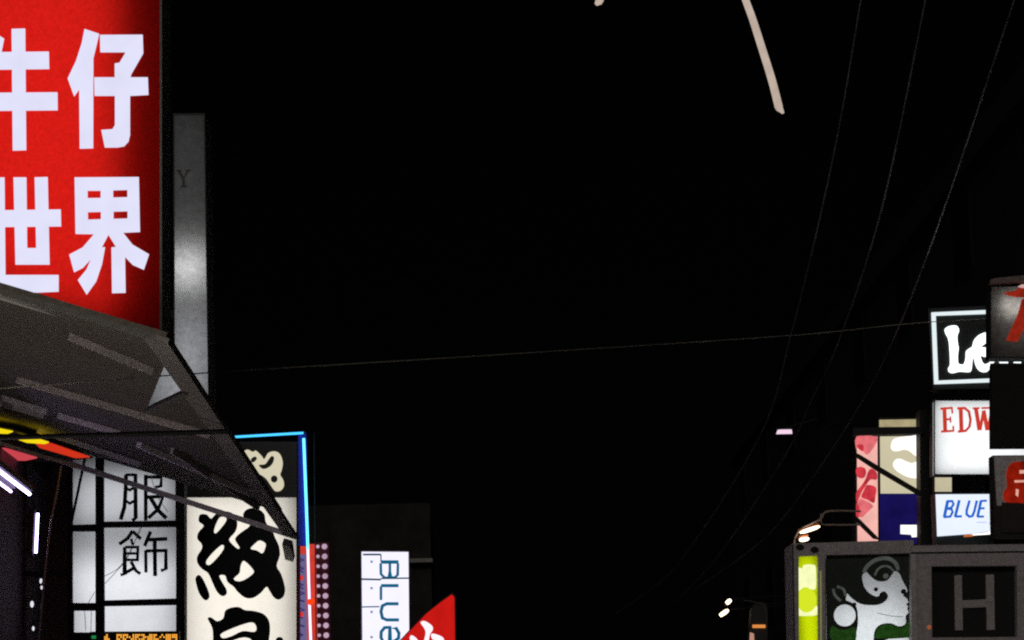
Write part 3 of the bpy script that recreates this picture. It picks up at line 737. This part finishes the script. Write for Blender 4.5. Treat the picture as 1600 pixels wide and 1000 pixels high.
BK = lambda v, t: (lambda m: (m.box(P(1600, v, D).x, 6.4, D + .1, D + .18, P(1600, v + 6, D).z, P(1600, v, D).z), m.build('bracket', BLACK, t)))(MB())
BK(540, t)

t = thing('light_box_sign', P(1520, 742, D), 'white light box sign with red slab letters EDW', 'sign')
m = MB(); open_box(m, 1459.5, 624.5, 1690, 742.5, D + .01, .25, .012); m.build('cabinet', mat('teal_black_case', (0.03, 0.05, 0.05, 1), .5), t)
panel(1461, 626, 1688, 741, D + .012).build('face_panel', trans('white_acrylic', (0.85, 0.87, 0.88, 1), .03, 8), t)
area(t, 1560, 684, 226, 118, D + .1, 4.2, (1, 1, 1)); area(t, 1513, 712, 60, 20, D + .12, 3.0, (1, 1, 1))
z = zoomed(1440, 600, 4)
ER = emit('red_letter', srgb(206, 62, 48), .95, .15, 10)
for strokes in ([([(143, 150), (148, 296)], 24), ([(118, 154), (195, 148)], 13), ([(190, 148), (193, 184)], 10), ([(148, 222), (182, 219)], 12), ([(180, 204), (182, 240)], 9), ([(122, 297), (202, 292)], 13), ([(198, 262), (200, 294)], 10)],
                [([(245, 150), (250, 296)], 24), ([(224, 152), (270, 150), (296, 172), (306, 222), (300, 266), (276, 292), (228, 297)], 15)],
                [([(340, 152), (362, 288)], 24), ([(366, 288), (388, 170)], 18), ([(388, 165), (412, 288)], 24), ([(416, 288), (440, 152)], 18), ([(320, 152), (362, 150)], 11), ([(375, 150), (465, 148)], 11)]):
    m = MB()
    for pts, w in strokes: m.stroke(z(pts), w / 4, D - .004, .01)
    m.build('letter', ER, t)
BK(700, t)

t = thing('sign_plate', P(1475, 768, D), 'small blank cream plate between the EDW and BLUE signs', 'plate')
m = MB(); m.rect(1459.5, 744.8, 1488.5, 769.3, D + .012, .1); m.build('case', BLACK, t)
m = MB(); m.rect(1461, 746, 1487, 768, D, .01); m.build('face_panel', emit('plate_cream', srgb(200, 190, 160), .95, .08, 8), t)

t = thing('light_box_sign', P(1510, 840, D), 'white light box sign with slanted blue word BLUE', 'sign')
m = MB(); m.prism([(1460.5, 770.5), (1553, 770), (1553, 852), (1463.5, 852)], D + .012, .25); m.build('cabinet', mat('teal_black_case2', (0.03, 0.05, 0.05, 1), .5), t)
m = MB(); m.prism([(1462, 772.5), (1550.5, 772), (1551.5, 829), (1520, 834), (1464.5, 838)], D, .01); m.build('face_panel', emit('cool_face', srgb(232, 240, 255), 1.06, .03, 4), t)
BL = emit('blue_letter', srgb(36, 104, 206), .95, .1, 9)
for strokes in ([([(164, 728), (142, 832)], 19), ([(162, 732), (192, 732), (200, 750), (186, 774), (152, 778)], 14), ([(156, 778), (188, 782), (194, 800), (180, 828), (138, 832)], 14)],
                [([(236, 726), (210, 830)], 17), ([(208, 828), (252, 827)], 14)], [([(300, 728), (282, 790), (282, 815), (300, 829), (318, 825), (330, 795), (346, 728)], 15)],
                [([(372, 728), (350, 830)], 17), ([(370, 731), (408, 729)], 13), ([(360, 778), (394, 776)], 13), ([(348, 829), (390, 828)], 13)]):
    m = MB()
    for pts, w in strokes: m.stroke(z(pts), w / 4, D - .006, .01)
    m.build('letter', BL, t)
m = MB()
for i in range(7): m.stroke(z([(345 + i * 9, 862), (351 + i * 9, 866)]), .9, D - .006, .008)
m.stroke(z([(424, 874), (430, 862), (438, 876)]), 1.2, D - .006, .008)
m.build('small_print', emit('pale_blue_print', srgb(150, 175, 225), .95), t)
BK(800, t)
t = thing('strip_lamp', P(1535, 838, D - .4), 'thin white strip lamp with orange end under the BLUE sign', 'lamp')
m = MB(); m.tube([P(1516, 836, D - .4), P(1541, 833.5, D - .4), P(1550, 832, D - .4)], [.006, .012, .018], 8); m.build('tube', emit('strip_white', (1, .98, .95, 1), 1.6), t)
m = MB(); m.tube([P(1506, 837.5, D - .4), P(1520, 836.6, D - .4)], .012, 8); m.build('end_cap', emit('orange_cap', srgb(215, 120, 60), .8), t)
m = MB(); m.tube([P(1551, 834, D - .38), Vector((6.4, D - .38, P(1551, 842, D).z))], .015, 8); m.build('arm', BLACK, t)

# dim signs at right edge, nearer; inner lamp and emissive shapes give their brightness
D = 24.6
t = thing('light_box_sign', P(1600, 560, D), 'dim grey sign with a broad red bent stroke at the right edge', 'sign')
z = zoomed(1420, 420, 5)
m = MB(); open_box(m, 1547, 446, 1720, 559.5, D + .012, .2, .012); m.build('cabinet', mat('dusk_case', (.03, .03, .03, 1), .7), t)
panel(1548, 447, 1719, 558.5, D + .014).build('face_panel', trans('dusty_acrylic', (0.42, .40, .38, 1), .4, 16), t)
area(t, 1582, 482, 34, 24, D + .1, 6.5, (1, .97, .93))
area(t, 1640, 500, 170, 90, D + .19, .5, (1, .9, .84))
DR = emit('dull_red', srgb(150, 38, 22), .8, .3, 12)
m = MB(); m.prism(z([(735, 188), (830, 172), (900, 128), (1100, 128), (1100, 225), (860, 222), (790, 212)]), D - .004, .01)
m.prism(z([(885, 236), (985, 236), (920, 420), (850, 570), (760, 560), (800, 470), (850, 360)]), D - .004, .01)
m.build('red_stroke', DR, t)
m = MB(); m.prism(z([(850, 140), (880, 122), (1100, 110), (1100, 138), (890, 150)]), D - .008, .01); m.build('highlight_strip', emit('pink_highlight', srgb(215, 170, 165), .9), t)  # highlight on the sign, drawn as a glowing strip
m = MB(); m.prism(z([(640, 82), (700, 70), (1100, 30), (1100, 80), (820, 100), (640, 118)]), D - .1, .1); m.build('top_rail', mat('rail_rust', (.30, .22, .2, 1), .7, var=.5, scale=18), t)
m = MB(); m.box(P(1700, 0, D).x, 6.4, D + .22, D + .3, P(1700, 520, D).z, P(1700, 510, D).z); m.build('bracket', BLACK, t)
t = thing('dark_panel', P(1600, 700, D), 'unlit black board between the two dim red signs at right edge', 'board')
m = MB(); m.prism([(1549, 569), (1720, 569), (1720, 699), (1549, 700)], D, .1); m.build('board', mat('tar_board', (.012, .012, .011, 1), .8, var=.4), t)
m = MB(); m.prism([(1547, 567.5), (1720, 567.5), (1720, 571), (1547, 571)], D - .01, .008); m.build('edge_trim', DARKMET, t)
m = MB(); m.box(P(1700, 0, D).x, 6.4, D + .1, D + .18, P(1700, 640, D).z, P(1700, 630, D).z); m.build('bracket', BLACK, t)
t = thing('light_box_sign', P(1600, 840, D), 'dim grey sign with a dark red rounded shape at the lower right edge', 'sign')
z = zoomed(1440, 600, 4)
m = MB(); m.prism([(1551, 711.5), (1720, 710), (1720, 842), (1554, 843)], D + .012, .2); m.build('cabinet', mat('dusk_case', (.03, .03, .03, 1), .7), t)
m = MB(); m.prism(z([(452, 452), (1100, 440), (1100, 760), (470, 760)]), D, .01); m.build('face_panel', mat('greyed_panel', (.8, .7, .7, 1), .7, var=.4, scale=18), t)
m = MB(); m.prism(z([(500, 740), (1100, 740), (1100, 930), (500, 930)]), D - .004, .01); m.build('lower_board', mat('brown_board', (.05, .04, .035, 1), .8), t)
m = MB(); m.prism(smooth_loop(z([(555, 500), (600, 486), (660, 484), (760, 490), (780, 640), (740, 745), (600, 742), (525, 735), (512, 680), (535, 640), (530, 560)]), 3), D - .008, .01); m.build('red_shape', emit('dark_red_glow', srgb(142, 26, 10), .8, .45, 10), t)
m = Each(); m.prism(z([(612, 538), (700, 536), (700, 556), (612, 560)]), D - .014, .01); m.prism(z([(580, 602), (700, 598), (700, 612), (582, 616)]), D - .014, .01); m.prism(z([(590, 655), (608, 660), (604, 705), (588, 695)]), D - .014, .01)
m.build('pale_bar', emit('pale_red_bars', srgb(232, 170, 150), .9, .1), t)  # red shape and bars on the unlit panel given their own glow
m = MB(); m.box(P(1700, 0, D).x, 6.4, D + .22, D + .3, P(1700, 780, D).z, P(1700, 770, D).z); m.build('bracket', BLACK, t)

# ---------------------------------------------------------------- near grey sign cabinet with lime end, woman panel and H
D = 22.0
t = thing('sign_cabinet', P(1420, 1090, D), 'grey steel sign cabinet with a woman face panel, lime end and letter H', 'sign')
m = MB()
m.prism([(1237, 849), (1428, 843.5), (1428, 864), (1290, 867.5), (1290, 1090), (1279, 1090), (1278, 868), (1248, 869), (1249, 1090), (1242, 1090)], D - .03, .5)
m.build('frame', GREYMET, t, bevel=.006)
m = MB(); m.prism([(1237.5, 851), (1239.5, 851), (1244, 1090), (1242, 1090)], D - .04, .01); m.build('edge_strip', DARKMET, t)
m = Each()
for u, v in ((1250, 855), (1273, 859)): m.prism(circle(u, v, 6.5, 16, 5), D - .036, .004)
m.build('bolt_hole', INK, t)
z = zoomed(1220, 820, 5.5555)
# lime end
LIMEP = trans('lime_acrylic', srgb(206, 228, 10), .06, 12)
panel(1248, 869, 1278, 1090, D + .03).build('lime_panel', LIMEP, t)
area(t, 1263, 975, 22, 210, D + .1, 4.6, (1, 1, .9)); area(t, 1262, 905, 20, 36, D + .1, 3.2, (1, 1, .95))
m = Each(); m.prism(smooth_loop(z([(140, 385), (190, 380), (200, 350), (290, 348), (305, 400), (305, 545), (270, 560), (210, 540), (160, 575), (138, 590)]), 3), D + .02, .006)
m.prism(smooth_loop(z([(145, 700), (180, 745), (225, 760), (270, 745), (312, 700), (315, 760), (300, 785), (160, 790), (142, 770)]), 3), D + .02, .006)
m.build('lime_glow_shape', emit('lime_hot_spot', srgb(250, 255, 190), 1.0, .08, 20), t)  # hot spots of the lit panel drawn as pale glowing shapes
m = MB(); m.prism(circle(*z([(225, 655)])[0], 15.5, 28, 19), D + .012, .006); m.build('lime_disc', emit('lime_disc', srgb(214, 232, 40), 1.0), t)
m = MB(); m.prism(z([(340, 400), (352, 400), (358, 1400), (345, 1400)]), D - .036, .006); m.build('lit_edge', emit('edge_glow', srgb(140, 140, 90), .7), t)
# woman panel
pr = z([(395, 262), (1122, 240), (1126, 1500), (400, 1500)])
panel_poly([(1291, 867), (1423, 864), (1423, 1089), (1291, 1089)], D + .06).build('art_panel', trans('art_opal', (0.75, .78, .8, 1), .12, 16), t)
area(t, 1350, 1005, 128, 120, D + .3, 4.6, (.97, 1, 1)); area(t, 1370, 905, 110, 80, D + .35, 1.3, (.95, .97, 1))
face = smooth_loop(z([(708, 440), (738, 405), (775, 440), (820, 478), (870, 492), (922, 482), (960, 442), (988, 402), (1030, 420), (1060, 485), (1092, 545), (1098, 580), (1062, 612), (1096, 640), (1112, 690), (1098, 728), (1112, 758), (1086, 792), (1088, 845), (1068, 872), (1020, 880), (962, 856), (900, 856), (848, 876), (814, 930), (806, 1040), (806, 1400), (652, 1400), (652, 1000), (670, 850), (664, 740), (640, 690), (598, 668), (566, 650), (578, 596), (612, 632), (680, 680), (760, 697), (860, 690), (915, 655), (930, 612), (900, 578), (866, 590), (846, 622), (800, 612), (755, 580), (722, 532), (710, 480)]), 3)
ear = circle(*z([(556, 786)])[0], 17.2, 28)
arc1 = [(718, 415), (760, 350), (840, 300), (930, 292), (995, 330), (1022, 395)]
green = smooth_loop(z([(816, 985), (824, 935), (856, 886), (902, 868), (960, 868), (1018, 892), (1072, 884), (1098, 850), (1118, 855), (1118, 965), (1050, 975), (960, 985)]), 3)
strip = z([(940, 990), (1122, 978), (1122, 1400), (830, 1400), (835, 1030)])
m = MB(); m.prism(pr, D + .03, .012, [face, ear, strip]); m.build('dark_art', mat('dark_green_print', (.018, .03, .018, 1), .6, var=.4, scale=20), t)
m = Each(); m.prism(green, D + .024, .005); m.prism(smooth_loop(z([(440, 880), (500, 905), (560, 912), (620, 890), (648, 900), (640, 1000), (445, 1000)]), 3), D + .024, .005); m.build('green_art', emit('moss_print', srgb(32, 66, 22), .75, .4, 30), t)
m = Each(); m.stroke(smooth_line(z(arc1)), [4.5, 5, 5.5, 6, 6, 6, 6, 6, 6, 6, 6, 6, 6, 6, 6, 6, 6, 6, 6, 6, 6, 6, 6, 5.5, 5, 4][:26], D + .024, .005)
m.stroke(smooth_line(z([(815, 440), (845, 385), (895, 358), (945, 368), (978, 402)])), 3.2, D + .024, .005)
m.prism(circle(*z([(912, 445)])[0], 4.2, 14), D + .023, .005)
m.stroke(smooth_line(z([(455, 555), (470, 610), (520, 662)])), 4, D + .024, .005); m.stroke(smooth_line(z([(490, 535), (545, 560), (562, 615)])), 4, D + .024, .005)
m.build('grey_art', emit('grey_print', srgb(88, 92, 88), .55, .35, 22), t)
m = Each()
for (x, y, r) in ((826, 560, 3.4), (1066, 580, 4.2), (1106, 690, 2.4), (640, 690, 3.0)): m.prism(circle(*z([(x, y)])[0], r, 12), D + .023, .005)
m.stroke(smooth_line(z([(835, 765), (950, 790), (1060, 800)])), .8, D + .023, .004)
m.build('dark_dot', INK, t)
# H section
m = MB()
m.prism([(1424, 852), (1760, 848), (1760, 1100), (1424, 1100)], D - .08, .5, [[(1456, 885), (1589, 884), (1590, 995), (1457, 996)]])
m.build('front_frame', GREYMET, t, bevel=.008)
m = MB(); m.prism([(1424, 857.5), (1760, 854), (1760, 859), (1424, 862.5)], D - .095, .012); m.build('frame_moulding', mat('frame_moulding', (.62, .58, .58, 1), .7, var=.3, scale=24), t)
m = MB(); m.prism([(1423, 866), (1431, 866), (1435, 1100), (1426, 1100)], D - .1, .018); m.build('frame_moulding', mat('frame_moulding', (.62, .58, .58, 1), .7), t)
m = MB(); m.prism([(1424, 863.3), (1600, 861), (1760, 859.3), (1760, 861), (1424, 865)], D - .088, .007); m.build('seam', INK, t)
m = MB(); m.rect(1453, 880, 1594, 1000, D + .02, .02); m.build('letter_panel', INK, t)
m = MB(); m.prism([(1491.5, 899), (1503, 898.5), (1503.5, 938), (1541, 936.5), (1540.5, 898), (1553, 897.5), (1554.5, 984), (1542, 984.5), (1541.5, 948.5), (1504, 950), (1504.5, 984.5), (1492.5, 985)], D - .0, .02)
m.build('letter', GREYMET, t)
m = MB(); m.prism(circle(1452, 980, 3.2, 10), D - .085, .006); m.build('indicator', emit('orange_indicator', srgb(190, 100, 60), .6), t)
m = MB(); m.box(P(1424, 0, D).x, 6.4, D + .1, D + .35, P(1424, 1098, D).z, P(1424, 1080, D).z); m.build('bracket', DARKMET, t)

# bent rail on top of the cabinet, its bright reflections built as glowing bulbs
D = 22.25
t = thing('bent_rail', P(1250, 850, D), 'bent twin rail with two warm glowing streaks as reflections on the grey cabinet corner', 'lamp')
RAIL = mat('rail_bronze', (.42, .33, .29, 1), .5, .3, var=.3)
m = MB()
m.tube([P(*p, D) for p in smooth_line([(1345, 799), (1310, 798), (1290, 800), (1283, 810), (1268, 818), (1250, 828), (1242, 842), (1241, 852)])], .009, 8)
m.tube([P(*p, D + .1) for p in smooth_line([(1345, 820), (1300, 820), (1284, 818), (1283, 802)])], .008, 8)
m.build('rail', RAIL, t)
STREAK = emit('warm_streak_glow', (1, .84, .62, 1), 3.2)
a = P(1266, 827.5, D - .05)
for (u0, v0, u1, v1, r) in ((1250, 832.5, 1281, 822.5, .017), (1249, 844, 1264, 841.5, .019)):
    p, q = P(u0, v0, D - .04), P(u1, v1, D - .04); d = q - p
    m = MB(); m.tube([p, p + d * .2, p + d * .5, p + d * .8, q], [r * .4, r * .95, r, r * .9, r * .4], 10); m.build('bulb', STREAK, t, True)
    m = MB(); m.tube([p + Vector((0, .05, .02)), q + Vector((0, .05, .02))], r * 1.4, 10); m.build('streak_backing', mat('copper_backing', (.5, .18, .08, 1), .4, .6), t)
